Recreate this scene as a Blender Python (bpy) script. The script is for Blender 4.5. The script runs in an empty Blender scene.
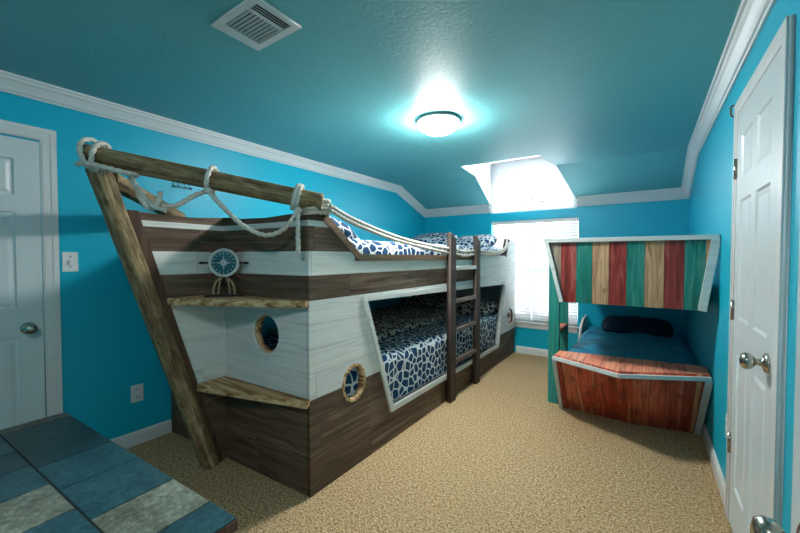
import bpy, bmesh, math, random
from mathutils import Vector, Matrix, noise
random.seed(4)
SC = bpy.context.scene
COL = SC.collection
PI = math.pi

# ------------------------------------------------------------------ node helpers
class NT:
    def __init__(s, name, rough=.6, metallic=0.0, spec=.5):
        s.m = bpy.data.materials.new(name); s.m.use_nodes = True
        s.t = s.m.node_tree; s.n = s.t.nodes; s.l = s.t.links
        s.b = s.n['Principled BSDF']
        s.b.inputs['Roughness'].default_value = rough
        s.b.inputs['Metallic'].default_value = metallic
        s.b.inputs['Specular IOR Level'].default_value = spec
        s._xyz = None
    def put(s, sock, v):
        if isinstance(v, bpy.types.NodeSocket): s.l.new(v, sock)
        elif v is not None: sock.default_value = v
    def co(s): 
        if s._xyz is None:
            tc = s.n.new('ShaderNodeTexCoord'); s._co = tc.outputs['Object']
            sp = s.n.new('ShaderNodeSeparateXYZ'); s.l.new(s._co, sp.inputs[0]); s._xyz = sp.outputs
        return s._co
    @property
    def X(s): s.co(); return s._xyz[0]
    @property
    def Y(s): s.co(); return s._xyz[1]
    @property
    def Z(s): s.co(); return s._xyz[2]
    def f(s, op, a, b=None, c=None):
        n = s.n.new('ShaderNodeMath'); n.operation = op
        for i, v in enumerate((a, b, c)):
            if v is not None: s.put(n.inputs[i], v)
        return n.outputs[0]
    def vec(s, x, y, z):
        n = s.n.new('ShaderNodeCombineXYZ')
        for i, v in enumerate((x, y, z)): s.put(n.inputs[i], v)
        return n.outputs[0]
    def mul(s, v, k):
        n = s.n.new('ShaderNodeVectorMath'); n.operation = 'MULTIPLY'
        s.put(n.inputs[0], v); n.inputs[1].default_value = k; return n.outputs[0]
    def noise(s, v, scale, detail=3, rough=.5, dist=0):
        n = s.n.new('ShaderNodeTexNoise'); s.put(n.inputs['Vector'], v)
        n.inputs['Scale'].default_value = scale; n.inputs['Detail'].default_value = detail
        n.inputs['Roughness'].default_value = rough; n.inputs['Distortion'].default_value = dist
        return n.outputs[0]
    def white(s, v):
        n = s.n.new('ShaderNodeTexWhiteNoise'); n.noise_dimensions = '3D'; s.put(n.inputs[0], v); return n.outputs[0]
    def mix(s, fac, a, b):
        n = s.n.new('ShaderNodeMix'); n.data_type = 'RGBA'
        s.put(n.inputs[0], fac); 
        for i, v in ((6, a), (7, b)):
            s.put(n.inputs[i], (*v, 1) if isinstance(v, tuple) and len(v) == 3 else v)
        return n.outputs[2]
    def ramp(s, fac, stops, const=False):
        n = s.n.new('ShaderNodeValToRGB'); s.put(n.inputs[0], fac)
        r = n.color_ramp; r.interpolation = 'CONSTANT' if const else 'LINEAR'
        while len(r.elements) < len(stops): r.elements.new(.5)
        for e, (p, c) in zip(r.elements, stops): e.position = p; e.color = (*c, 1)
        return n.outputs[0]
    def step(s, x, a, b):
        n = s.n.new('ShaderNodeMapRange'); n.clamp = True; s.put(n.inputs[0], x)
        n.inputs[1].default_value = a; n.inputs[2].default_value = b; return n.outputs[0]
    def color(s, c): s.put(s.b.inputs['Base Color'], (*c, 1) if isinstance(c, tuple) else c); return s
    def bump(s, h, strength=.3, dist=.002):
        n = s.n.new('ShaderNodeBump'); s.put(n.inputs['Height'], h)
        n.inputs['Strength'].default_value = strength; n.inputs['Distance'].default_value = dist
        s.l.new(n.outputs[0], s.b.inputs['Normal']); return s

def flat(name, c, rough=.5, metallic=0.0, spec=.5, var=.06, bs=0):
    m = NT(name, rough, metallic, spec)
    k = m.noise(m.co(), 9, 3)
    m.color(m.mix(m.step(k, .3, .7), tuple(x*(1-var) for x in c), tuple(min(1, x*(1+var)) for x in c)))
    if bs: m.bump(m.noise(m.co(), 220, 2), bs, .001)
    return m.m

M = {}
def mk_wall(name, c, spec=.35):
    m = NT(name, .42, 0, spec)
    k = m.noise(m.co(), 3, 2)
    m.color(m.mix(k, tuple(x*.96 for x in c), tuple(x*1.04 for x in c)))
    m.bump(m.noise(m.co(), 75, 3, .6), .32, .003)
    return m.m
BLUE = (.001, .42, .59)
M['wall'] = mk_wall('blue_wall_paint', BLUE)
def mk_ceil():
    m = NT('textured_blue_ceiling_paint', .55, 0, .35)
    a = m.noise(m.co(), 42, 4, .65)
    m.color(m.mix(m.step(a, .35, .65), (.13, .45, .49), (.15, .49, .53)))
    m.bump(m.f('SMOOTH_MIN', m.noise(m.co(), 55, 4, .6, .4), .58, .05), .5, .004)
    return m.m
M['ceiling'] = mk_ceil()
M['white'] = flat('white_trim_paint', (.66, .70, .70), .35, 0, .5, .02)
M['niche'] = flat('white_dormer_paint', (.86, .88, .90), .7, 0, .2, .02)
M['door'] = flat('white_door_paint', (.60, .68, .70), .32, 0, .5, .02)
M['plastic'] = flat('white_plastic', (.72, .76, .76), .35)
M['slot'] = flat('dark_slot', (.02, .02, .02), .6)
def mk_carpet():
    m = NT('beige_carpet_pile', .95, 0, .1)
    a = m.noise(m.co(), 150, 2, .7); b = m.noise(m.co(), 70, 2, .7); c = m.noise(m.co(), 2.2, 2)
    k = m.f('ADD', m.f('MULTIPLY', a, .62), m.f('MULTIPLY', b, .38))
    col = m.ramp(k, [(.38, (.07, .036, .010)), (.46, (.38, .25, .115)), (.52, (.64, .46, .25)), (.62, (.92, .75, .50))])
    col = m.mix(m.f('MULTIPLY', m.step(c, .35, .7), .22), col, (.46, .31, .14))
    m.color(col); m.bump(k, 1.0, .02)
    return m.m
M['carpet'] = mk_carpet()

def wood_grain(m, axis, sc=1.0):
    k = {'x': (1.2, 22, 22), 'y': (22, 1.2, 22), 'z': (22, 22, 1.2)}[axis]
    g = m.noise(m.mul(m.co(), k), 1.6*sc, 5, .6, .8)
    return g

def mk_hull():
    """horizontal planks, brown stain and whitewash bands"""
    m = NT('hull_planks', .62, 0, .3)
    H = .1303
    u = m.f('ADD', m.X, m.Y)
    row = m.f('FLOOR', m.f('DIVIDE', m.Z, H))
    off = m.f('MULTIPLY', m.white(m.vec(row, 3.7, 1.1)), 1.1)
    seg = m.f('FLOOR', m.f('DIVIDE', m.f('ADD', u, off), .95))
    rnd = m.white(m.vec(row, seg, .5))
    # grain, shifted per plank
    v = m.vec(m.f('ADD', m.f('MULTIPLY', u, 1.3), m.f('MULTIPLY', rnd, 40)), m.f('MULTIPLY', m.Z, 24), row)
    g = m.noise(v, 1.5, 6, .62, 1.0)
    blot = m.noise(m.co(), 3.2, 3, .6)
    brown = m.ramp(g, [(.25, (.030, .019, .011)), (.42, (.095, .062, .040)), (.58, (.175, .120, .080)), (.74, (.32, .235, .165))])
    brown = m.mix(m.f('MULTIPLY', m.step(blot, .55, .75), .3), brown, (.28, .20, .14))
    brown = m.mix(m.f('MULTIPLY', rnd, .5), brown, (.055, .034, .022))
    wht = m.ramp(g, [(.25, (.46, .47, .42)), (.42, (.66, .67, .62)), (.7, (.80, .82, .77))])
    wht = m.mix(m.f('MULTIPLY', rnd, .3), wht, (.52, .64, .70))
    def between(x, a, b): return m.f('MULTIPLY', m.f('GREATER_THAN', x, a), m.f('LESS_THAN', x, b))
    z = m.Z
    A = between(z, .516, 1.042); B = between(z, 1.173, 1.303); Cc = between(z, 1.433, 1.464)
    w = m.f('MAXIMUM', m.f('MAXIMUM', A, B), Cc)
    onside = m.f('GREATER_THAN', m.X, -1.53)
    aft1 = m.f('MULTIPLY', m.f('GREATER_THAN', m.Y, 4.05), m.f('GREATER_THAN', z, .335))
    aft2 = m.f('MULTIPLY', m.f('GREATER_THAN', m.Y, 3.43), m.f('GREATER_THAN', z, .9))
    ra = m.f('MULTIPLY', onside, m.f('MAXIMUM', aft1, aft2))
    rail = m.f('MULTIPLY', m.f('MULTIPLY', onside, m.f('LESS_THAN', m.Y, 3.43)), between(z, 1.247, 1.31))
    rail = m.f('MULTIPLY', rail, m.f('GREATER_THAN', m.Y, 1.64))
    w = m.f('MAXIMUM', m.f('MULTIPLY', w, m.f('SUBTRACT', 1, rail)), ra)
    col = m.mix(w, brown, wht)
    # knots
    kn = m.n.new('ShaderNodeTexVoronoi'); m.put(kn.inputs['Vector'], m.vec(m.f('MULTIPLY', u, 1), m.f('MULTIPLY', z, 1.6), 0)); kn.inputs['Scale'].default_value = 3.1
    kk = m.f('LESS_THAN', kn.outputs['Distance'], .045)
    col = m.mix(m.f('MULTIPLY', kk, .45), col, (.10, .06, .035))
    # seams
    fr = m.f('FRACT', m.f('DIVIDE', z, H)); e1 = m.f('LESS_THAN', m.f('MINIMUM', fr, m.f('SUBTRACT', 1, fr)), .018)
    fs = m.f('FRACT', m.f('DIVIDE', m.f('ADD', u, off), .95)); e2 = m.f('LESS_THAN', m.f('MINIMUM', fs, m.f('SUBTRACT', 1, fs)), .0035)
    seam = m.f('MAXIMUM', e1, e2)
    sheet = m.f('MULTIPLY', m.f('SUBTRACT', 1, onside), between(z, .524, 1.01))
    seam = m.f('MULTIPLY', seam, m.f('SUBTRACT', 1, sheet))
    col = m.mix(m.f('MULTIPLY', seam, m.f('SUBTRACT', .55, m.f('MULTIPLY', w, .33))), col, (.05, .035, .025))
    m.color(col); m.bump(m.f('SUBTRACT', g, m.f('MULTIPLY', seam, .8)), .35, .003)
    return m.m
M['hull'] = mk_hull()

def mk_wood(name, stops, axis, rough=.6, knots=.0, sc=1.0, bumpk=.35):
    m = NT(name, rough, 0, .3)
    g = wood_grain(m, axis, sc)
    col = m.ramp(g, stops)
    b = m.noise(m.co(), 5, 3); col = m.mix(m.f('MULTIPLY', m.step(b, .5, .75), .35), col, stops[0][1])
    if knots:
        kn = m.n.new('ShaderNodeTexVoronoi'); m.put(kn.inputs['Vector'], m.co()); kn.inputs['Scale'].default_value = 5.5
        col = m.mix(m.f('MULTIPLY', m.step(kn.outputs['Distance'], .14, .06), knots), col, (.05, .02, .01))
    m.color(col); m.bump(g, bumpk, .002)
    return m.m
M['darkwood'] = mk_wood('dark_stained_wood', [(.25, (.018, .012, .010)), (.5, (.055, .040, .032)), (.75, (.12, .09, .07))], 'z')
M['rung'] = mk_wood('stained_rung_wood_glare', [(.25, (.05, .035, .028)), (.5, (.13, .10, .085)), (.75, (.24, .20, .17))], 'y', .38)  # greyed paler than the stiles, glare on the treads put into the colour
M['capwood'] = mk_wood('rail_cap_wood', [(.25, (.10, .06, .035)), (.5, (.20, .13, .08)), (.75, (.33, .23, .15))], 'y')
M['pine'] = mk_wood('raw_pine_edge', [(.36, (.17, .07, .025)), (.47, (.46, .27, .12)), (.60, (.74, .54, .31))], 'x', .6, .3)
M['keeltrim'] = mk_wood('stem_board_wood', [(.25, (.03, .014, .008)), (.5, (.085, .045, .026)), (.75, (.17, .10, .06))], 'z')
M['pole_local'] = mk_wood('weathered_timber', [(.24, (.06, .034, .015)), (.42, (.19, .125, .058)), (.60, (.30, .215, .11)), (.8, (.42, .33, .19))], 'z', .65, .5, .8, .6)
def mk_timber():
    m = NT('weathered_landscape_timber', .68, 0, .3)
    g = wood_grain(m, 'z', .8); b = m.noise(m.mul(m.co(), (20, 20, 7)), 1.4, 4, .65, .6); f_ = m.noise(m.mul(m.co(), (90, 90, 9)), 1.5, 3, .6)
    k = m.f('ADD', m.f('MULTIPLY', g, .45), m.f('ADD', m.f('MULTIPLY', b, .35), m.f('MULTIPLY', f_, .2)))
    col = m.ramp(k, [(.36, (.045, .028, .012)), (.45, (.15, .10, .048)), (.53, (.28, .20, .10)), (.62, (.48, .38, .22))])
    kn = m.n.new('ShaderNodeTexVoronoi'); m.put(kn.inputs['Vector'], m.mul(m.co(), (1, 1, .55))); kn.inputs['Scale'].default_value = 9
    col = m.mix(m.f('MULTIPLY', m.step(kn.outputs['Distance'], .16, .05), .75), col, (.04, .02, .008))
    m.color(col); m.bump(k, .8, .004); return m.m
M['pole_local'] = mk_timber()
M['whitewash'] = mk_wood('whitewashed_trim', [(.25, (.42, .45, .43)), (.5, (.58, .62, .60)), (.75, (.68, .72, .70))], 'y', .55)
M['greytrim'] = mk_wood('grey_white_trim', [(.25, (.38, .44, .44)), (.5, (.50, .57, .56)), (.75, (.58, .64, .63))], 'x', .55)
M['teal'] = mk_wood('teal_stained_wood', [(.25, (.008, .10, .09)), (.5, (.015, .22, .19)), (.75, (.06, .33, .27))], 'z', .5, .3)
M['interior'] = mk_wood('pale_bounce_inner_board', [(.25, (.50, .50, .46)), (.5, (.64, .66, .62)), (.75, (.74, .76, .72))], 'y')  # boards paled to bounce light into the lower berth

def mk_planks(name, axis, width, x0, palette, knots=.5, seam=.02, grain_stops=None, sap=False):
    """planks side by side along X; colour per plank from palette list"""
    m = NT(name, .5, 0, .35)
    p = m.f('DIVIDE', m.f('SUBTRACT', m.X, x0), width)
    idx = m.f('FLOOR', p); rnd = m.white(m.vec(idx, 2.3, 4.4))
    along = m.Z if axis == 'z' else m.Y
    v = m.vec(m.f('MULTIPLY', m.X, 26), m.f('ADD', m.f('MULTIPLY', along, 1.7), m.f('MULTIPLY', rnd, 30)), idx)
    g = m.noise(v, 1.5, 5, .6, 1.2)
    n = len(palette)
    t = m.f('DIVIDE', m.f('ADD', idx, .5), n)
    base = m.ramp(t, [(i/n, c) for i, c in enumerate(palette)], True)
    dark = m.mix(.72, base, (.0, .0, .0)); lite = m.mix(.18, base, (1., .85, .7))
    col = m.mix(m.step(g, .28, .55), dark, base); col = m.mix(m.step(g, .55, .8), col, lite)
    if sap:   # pale sapwood streaks of cedar
        s1 = m.noise(m.vec(m.f('MULTIPLY', m.X, 16), m.f('MULTIPLY', along, .9), idx), 1.3, 2, .4, .5)
        col = m.mix(m.f('MULTIPLY', m.step(s1, .61, .64), .8), col, (.62, .36, .16))
        b = m.noise(m.vec(m.f('MULTIPLY', m.X, 5), m.f('MULTIPLY', along, 3), 1), 2.2, 3, .6)
        col = m.mix(m.f('MULTIPLY', m.step(b, .5, .68), .6), col, (.05, .012, .008))
    if knots:
        kn = m.n.new('ShaderNodeTexVoronoi'); m.put(kn.inputs['Vector'], m.vec(m.f('MULTIPLY', m.X, 1), 0, m.f('MULTIPLY', along, .7))); kn.inputs['Scale'].default_value = 7
        col = m.mix(m.f('MULTIPLY', m.step(kn.outputs['Distance'], .12, .05), knots), col, (.12, .03, .015))
    fr = m.f('FRACT', p); e = m.f('LESS_THAN', m.f('MINIMUM', fr, m.f('SUBTRACT', 1, fr)), seam)
    col = m.mix(m.f('MULTIPLY', e, .7), col, (.03, .012, .01))
    m.color(col); m.bump(m.f('SUBTRACT', g, e), .3, .002)
    return m.m
T_, R_, C_, G_ = (.006, .19, .155), (.24, .030, .024), (.44, .275, .15), (.26, .22, .17)
M['stripes'] = mk_planks('striped_stained_planks', 'z', .1005, -.6155, [G_, R_, T_, C_, R_, T_, C_, R_, T_, C_], .55, .014)
ced = [(.50, .070, .032), (.58, .10, .05), (.44, .055, .024), (.60, .14, .07), (.52, .08, .038)]
M['cedar'] = mk_planks('red_cedar_planks', 'z', .092, -.62, [ced[i*3 % 5] for i in range(11)], .4, .016, sap=True)
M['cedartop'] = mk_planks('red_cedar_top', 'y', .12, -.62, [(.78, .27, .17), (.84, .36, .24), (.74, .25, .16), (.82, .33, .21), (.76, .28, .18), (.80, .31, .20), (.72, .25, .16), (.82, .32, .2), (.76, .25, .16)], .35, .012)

def mk_pattern(name, ground, line, scale=15.5, width=.088, rough=.85):
    m = NT(name, rough, 0, .2)
    w = m.n.new('ShaderNodeVectorMath'); w.operation = 'ADD'
    m.put(w.inputs[0], m.co())
    nz = m.n.new('ShaderNodeTexNoise'); m.put(nz.inputs['Vector'], m.co()); nz.inputs['Scale'].default_value = 5
    m.put(w.inputs[1], m.mul(nz.outputs[1], (.05, .05, .05)))
    v = m.n.new('ShaderNodeTexVoronoi'); v.feature = 'DISTANCE_TO_EDGE'; m.put(v.inputs['Vector'], w.outputs[0]); v.inputs['Scale'].default_value = scale
    v.inputs['Randomness'].default_value = .85
    k = m.f('LESS_THAN', v.outputs['Distance'], width)
    g = m.mix(m.noise(m.co(), 14, 2), ground, tuple(min(1, x*1.5+.01) for x in ground))
    m.color(m.mix(k, g, line)); m.bump(m.noise(m.co(), 26, 3), .25, .01)
    return m.m
M['navy'] = mk_pattern('navy_vine_print_fabric', (.003, .036, .095), (.55, .63, .64))
M['char'] = mk_pattern('charcoal_vine_print_fabric', (.012, .016, .030), (.56, .52, .46), 17, .13)  # on the berth cover this tone paints in the warm bounce light
def mk_blanket(name, c1, c2):
    m = NT(name, .55, 0, .4)
    k = m.noise(m.mul(m.co(), (1, 2.2, 1)), 9, 4, .6, .6)
    m.color(m.mix(m.step(k, .35, .65), c1, c2)); m.bump(k, .9, .03)
    return m.m
M['blanket'] = mk_blanket('deep_blue_blanket', (.0, .13, .24), (.004, .27, .42))
M['navypillow'] = mk_blanket('dark_navy_pillowcase', (.0, .014, .05), (.002, .022, .075))
def mk_rope():
    m = NT('cream_rope', .85, 0, .2)
    k = m.noise(m.co(), 160, 3); m.color(m.mix(k, (.40, .38, .31), (.82, .80, .72))); m.bump(k, .3, .001); return m.m
M['rope'] = mk_rope()
M['nickel'] = flat('brushed_nickel', (.48, .44, .38), .24, 1.0)
M['bronze'] = flat('aged_bronze', (.20, .11, .06), .35, .9)
M['black'] = flat('black_iron', (.012, .010, .009), .45)
M['ornred'] = flat('red_brown_wheel_wood', (.16, .022, .014), .45)
M['ornrim'] = flat('worn_cream_rim', (.56, .60, .57), .5)
M['dial'] = flat('teal_dial', (.02, .15, .19), .4)
M['driftwood'] = flat('tan_rope_legs', (.36, .24, .13), .7)
M['slat'] = None
def mk_blind():
    m = NT('white_blind_slat', .5); m.color((.86, .88, .90))
    tr = m.n.new('ShaderNodeBsdfTranslucent'); tr.inputs[0].default_value = (.88, .90, .95, 1)
    mx = m.n.new('ShaderNodeMixShader'); mx.inputs[0].default_value = .06
    m.l.new(m.b.outputs[0], mx.inputs[1]); m.l.new(tr.outputs[0], mx.inputs[2])
    m.l.new(mx.outputs[0], m.n['Material Output'].inputs[0]); return m.m
M['slat'] = mk_blind()
def mk_glass():
    m = NT('window_glass', .02)
    tr = m.n.new('ShaderNodeBsdfTransparent'); gl = m.n.new('ShaderNodeBsdfGlossy'); gl.inputs['Roughness'].default_value = .02
    mx = m.n.new('ShaderNodeMixShader'); mx.inputs[0].default_value = .06
    m.l.new(tr.outputs[0], mx.inputs[1]); m.l.new(gl.outputs[0], mx.inputs[2])
    m.l.new(mx.outputs[0], m.n['Material Output'].inputs[0]); return m.m
M['glass'] = mk_glass()
def mk_lamp():
    m = NT('lit_frosted_glass', .4); m.color((.9, .9, .88))
    m.b.inputs['Emission Color'].default_value = (1, .97, .93, 1); m.b.inputs['Emission Strength'].default_value = LAMP
    return m.m
LAMP = 54
M['lamp'] = mk_lamp()
LAMP = 18
M['lamp_fill'] = mk_lamp()  # glow of the added fill lamp, weaker than the visible one
def slate(name, a, b, c):
    m = NT(name, .42, 0, .45)
    k = m.noise(m.co(), 9, 6, .7, .5); k2 = m.noise(m.co(), 60, 4, .7)
    kk = m.f('ADD', m.f('MULTIPLY', k, .5), m.f('MULTIPLY', k2, .5))
    m.color(m.ramp(kk, [(.38, a), (.5, b), (.62, c)])); m.bump(kk, .5, .004); return m.m
M['slate0'] = slate('dark_slate_tile', (.006, .022, .026), (.014, .048, .058), (.035, .085, .09))
M['slate1'] = slate('blue_slate_tile', (.008, .035, .045), (.018, .075, .095), (.05, .12, .13))
M['slate2'] = slate('pale_grey_slate_tile', (.06, .065, .045), (.14, .17, .135), (.30, .33, .26))
M['slate3'] = slate('rusty_slate_tile', (.035, .03, .02), (.08, .085, .065), (.14, .15, .12))
M['grout'] = flat('dark_grout', (.008, .012, .015), .8)
M['tableedge'] = mk_wood('table_edge_wood', [(.25, (.03, .012, .008)), (.5, (.10, .045, .03)), (.75, (.2, .10, .06))], 'x')

# ------------------------------------------------------------------ mesh helpers
def tag(o, label=None, cat=None, group=None, kind=None):
    if label: o['label'] = label
    if cat: o['category'] = cat
    if group: o['group'] = group
    if kind: o['kind'] = kind
    return o
def thing(name, label, cat, loc, group=None):
    e = bpy.data.objects.new(name, None); COL.objects.link(e); e.location = loc; e.empty_display_size = .1
    return tag(e, label, cat, group)
def wloc(p):
    v = Vector((0, 0, 0))
    while p is not None: v += Vector(p.location); p = p.parent
    return v
def link(name, bm, mat, parent=None, smooth=False, kind=None, auto=True):
    if auto: bmesh.ops.recalc_face_normals(bm, faces=bm.faces[:])
    me = bpy.data.meshes.new(name); bm.to_mesh(me); bm.free()
    for mt in (mat if isinstance(mat, (list, tuple)) else [mat]): me.materials.append(mt)
    if smooth:
        for p in me.polygons: p.use_smooth = True
    o = bpy.data.objects.new(name, me); COL.objects.link(o)
    if parent is not None:
        o.parent = parent; o.location = -wloc(parent)     # mesh data stays in room coordinates
    if kind: o['kind'] = kind
    return o
def B(): return bmesh.new()
def box(bm, a, b, bev=0, mat=0, M4=None):
    x0, x1 = sorted((a[0], b[0])); y0, y1 = sorted((a[1], b[1])); z0, z1 = sorted((a[2], b[2]))
    t = bmesh.new()
    bmesh.ops.create_cube(t, size=1, matrix=Matrix.Translation(((x0+x1)/2, (y0+y1)/2, (z0+z1)/2)) @ Matrix.Diagonal((x1-x0, y1-y0, z1-z0, 1)))
    if bev: bmesh.ops.bevel(t, geom=t.edges[:], offset=bev, segments=2, affect='EDGES', profile=.5)
    merge(bm, t, mat, M4)
def merge(bm, t, mat=0, M4=None):
    if M4 is not None: t.transform(M4)
    mp = [bm.verts.new(v.co) for v in t.verts]
    t.verts.index_update()
    for f in t.faces:
        try:
            nf = bm.faces.new([mp[v.index] for v in f.verts]); nf.material_index = mat; nf.smooth = f.smooth
        except ValueError: pass
    t.free()
def plate(bm, outer, holes, plane, lo, hi, mat=0, bev=0):
    """2D outline with holes, extruded. plane: 'x' -> outline is (y,z), 'y' -> (x,z), 'z' -> (x,y)"""
    cu = bpy.data.curves.new('tmp', 'CURVE'); cu.dimensions = '2D'; cu.fill_mode = 'BOTH'
    for loop in [outer]+list(holes):
        sp = cu.splines.new('POLY'); sp.points.add(len(loop)-1); sp.use_cyclic_u = True
        for i, (a, b) in enumerate(loop): sp.points[i].co = (a, b, 0, 1)
    cu.extrude = abs(hi-lo)/2; cu.bevel_depth = 0
    o = bpy.data.objects.new('tmp', cu); COL.objects.link(o)
    bpy.context.view_layer.update()
    me = bpy.data.meshes.new_from_object(o.evaluated_get(bpy.context.evaluated_depsgraph_get()))
    bpy.data.objects.remove(o); bpy.data.curves.remove(cu)
    t = bmesh.new(); t.from_mesh(me); bpy.data.meshes.remove(me)
    bmesh.ops.remove_doubles(t, verts=t.verts[:], dist=1e-6)
    mid = (lo+hi)/2
    for v in t.verts:
        a, b, c = v.co
        v.co = {'x': (mid+c, a, b), 'y': (a, mid+c, b), 'z': (a, b, mid+c)}[plane]
    merge(bm, t, mat)
def hexa(bm, p, mat=0):
    """8 points: 0-3 one face, 4-7 the opposite face"""
    v = [bm.verts.new(q) for q in p]
    for f in ((0, 1, 2, 3), (7, 6, 5, 4), (0, 4, 5, 1), (1, 5, 6, 2), (2, 6, 7, 3), (3, 7, 4, 0)):
        bm.faces.new([v[i] for i in f]).material_index = mat
def beam(bm, a, b, w, h, up=(0, 0, 1), mat=0, bev=.002):
    a, b = Vector(a), Vector(b); d = (b-a); L = d.length; d.normalize()
    u = Vector(up); s = d.cross(u).normalized(); u = s.cross(d).normalized()
    Mx = Matrix((( *s, 0), (*u, 0), (*d, 0), (0, 0, 0, 1))).transposed()
    Mx.translation = (a+b)/2
    box(bm, (-w/2, -h/2, -L/2), (w/2, h/2, L/2), bev, mat, Mx)
def ring(bm, c, ax, r, n=24, rot=0):
    ax = Vector(ax).normalized(); t = Vector((0, 0, 1)) if abs(ax.z) < .9 else Vector((1, 0, 0))
    s = ax.cross(t).normalized(); u = s.cross(ax)
    return [bm.verts.new(Vector(c)+(s*math.cos(2*PI*i/n+rot)+u*math.sin(2*PI*i/n+rot))*r) for i in range(n)]
def lathe(bm, c, ax, prof, n=24, mat=0, cap=True):
    """prof = [(distance along axis, radius)]"""
    ax = Vector(ax).normalized(); rs = [ring(bm, Vector(c)+ax*d, ax, max(r, 1e-4), n) for d, r in prof]
    for a, b in zip(rs, rs[1:]):
        for i in range(n):
            f = bm.faces.new((a[i], a[(i+1) % n], b[(i+1) % n], b[i])); f.smooth = True; f.material_index = mat
    if cap:
        for r in (rs[0], rs[-1]):
            bm.faces.new(r).material_index = mat
def spline(pts, n=10):
    P = [Vector(p) for p in pts]; out = []
    for i in range(len(P)-1):
        p0 = P[max(i-1, 0)]; p1 = P[i]; p2 = P[i+1]; p3 = P[min(i+2, len(P)-1)]
        for k in range(n):
            t = k/n
            out.append(.5*((2*p1)+(-p0+p2)*t+(2*p0-5*p1+4*p2-p3)*t*t+(-p0+3*p1-3*p2+p3)*t**3))
    out.append(P[-1]); return out
def resample(P, step):
    out = [P[0]]; acc = 0
    for a, b in zip(P, P[1:]):
        L = (b-a).length
        if L < 1e-9: continue
        d = step-acc
        while d <= L:
            out.append(a+(b-a)*(d/L)); d += step
        acc = L-(d-step)
    if (out[-1]-P[-1]).length > step*.3: out.append(P[-1])
    return out
def tube(bm, pts, r, lobes=0, pitch=.03, n=10, sub=10, taper=None, mat=0, step=None):
    P = resample(spline(pts, sub), step or (pitch/5 if lobes else r*1.2))
    up = Vector((0, 0, 1)); prev = None; rs = []; s = 0
    if lobes: n = 12
    for i, p in enumerate(P):
        t = (P[min(i+1, len(P)-1)]-P[max(i-1, 0)]).normalized()
        if prev is None:
            prev = t.cross(up) if abs(t.z) < .9 else t.cross(Vector((1, 0, 0)))
        prev = (prev-t*prev.dot(t)).normalized(); w = t.cross(prev)
        if i: s += (P[i]-P[i-1]).length
        row = []
        rr0 = r*(taper(i/(len(P)-1)) if taper else 1)
        for k in range(n):
            a = 2*PI*k/n
            rr = rr0*(1+.24*math.cos(lobes*(a)-2*PI*s/pitch*1.0)) if lobes else rr0
            row.append(bm.verts.new(p+(prev*math.cos(a)+w*math.sin(a))*rr))
        rs.append(row)
    for a, b in zip(rs, rs[1:]):
        for k in range(n):
            f = bm.faces.new((a[k], a[(k+1) % n], b[(k+1) % n], b[k])); f.smooth = True; f.material_index = mat
    for r_ in (rs[0], rs[-1]): bm.faces.new(r_).material_index = mat
def soft(bm, c, half, r, n=14, nz=.0, nscale=4, crown=0, mat=0, seed=0):
    """rounded, slightly uneven box"""
    t = bmesh.new(); bmesh.ops.create_cube(t, size=2)
    bmesh.ops.subdivide_edges(t, edges=t.edges[:], cuts=n, use_grid_fill=True)
    for v in t.verts:
        q = Vector((v.co.x*half[0], v.co.y*half[1], v.co.z*half[2]))
        inn = Vector([max(-h+r, min(h-r, a)) for a, h in zip(q, half)])
        d = q-inn
        if d.length > 1e-9: q = inn+d.normalized()*min(r, max(abs(d.x), abs(d.y), abs(d.z)))
        if crown and v.co.z > 0: q.z += crown*(1-v.co.x**2)*(1-v.co.y**2)*v.co.z
        if nz:
            k = noise.noise_vector((q+Vector(c))*nscale+Vector((seed, seed, seed)))
            q += k*nz
        v.co = q+Vector(c)
    for f in t.faces: f.smooth = True
    merge(bm, t, mat)
def pillow(bm, c, L, W, H, rot=(0, 0, 0), seed=0, mat=0, n=18):
    t = bmesh.new(); bmesh.ops.create_cube(t, size=2)
    bmesh.ops.subdivide_edges(t, edges=t.edges[:], cuts=n, use_grid_fill=True)
    Mx = Matrix.Translation(c) @ Matrix.Rotation(rot[2], 4, 'Z') @ Matrix.Rotation(rot[1], 4, 'Y') @ Matrix.Rotation(rot[0], 4, 'X')
    for v in t.verts:
        x, y, z = v.co
        e = max(0, (1-abs(x)**3.5))*max(0, (1-abs(y)**3.5))
        th = (e**.45)*H/2+.006
        px = x*L/2*(1-.09*(y*y)); py = y*W/2*(1-.09*(x*x))
        q = Vector((px, py, z*th))
        q += noise.noise_vector(q*7+Vector((seed, seed*2, 0)))*.016*min(1, e*3+.15)
        v.co = Mx @ q
    for f in t.faces: f.smooth = True
    merge(bm, t, mat)
def arc(cx, cz, r, a0, a1, n): return [(cx+r*math.cos(a0+(a1-a0)*i/n), cz+r*math.sin(a0+(a1-a0)*i/n)) for i in range(n+1)]
def circ(cx, cz, rx, rz=None, n=40): rz = rz or rx; return [(cx+rx*math.cos(2*PI*i/n), cz+rz*math.sin(2*PI*i/n)) for i in range(n)]

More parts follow.
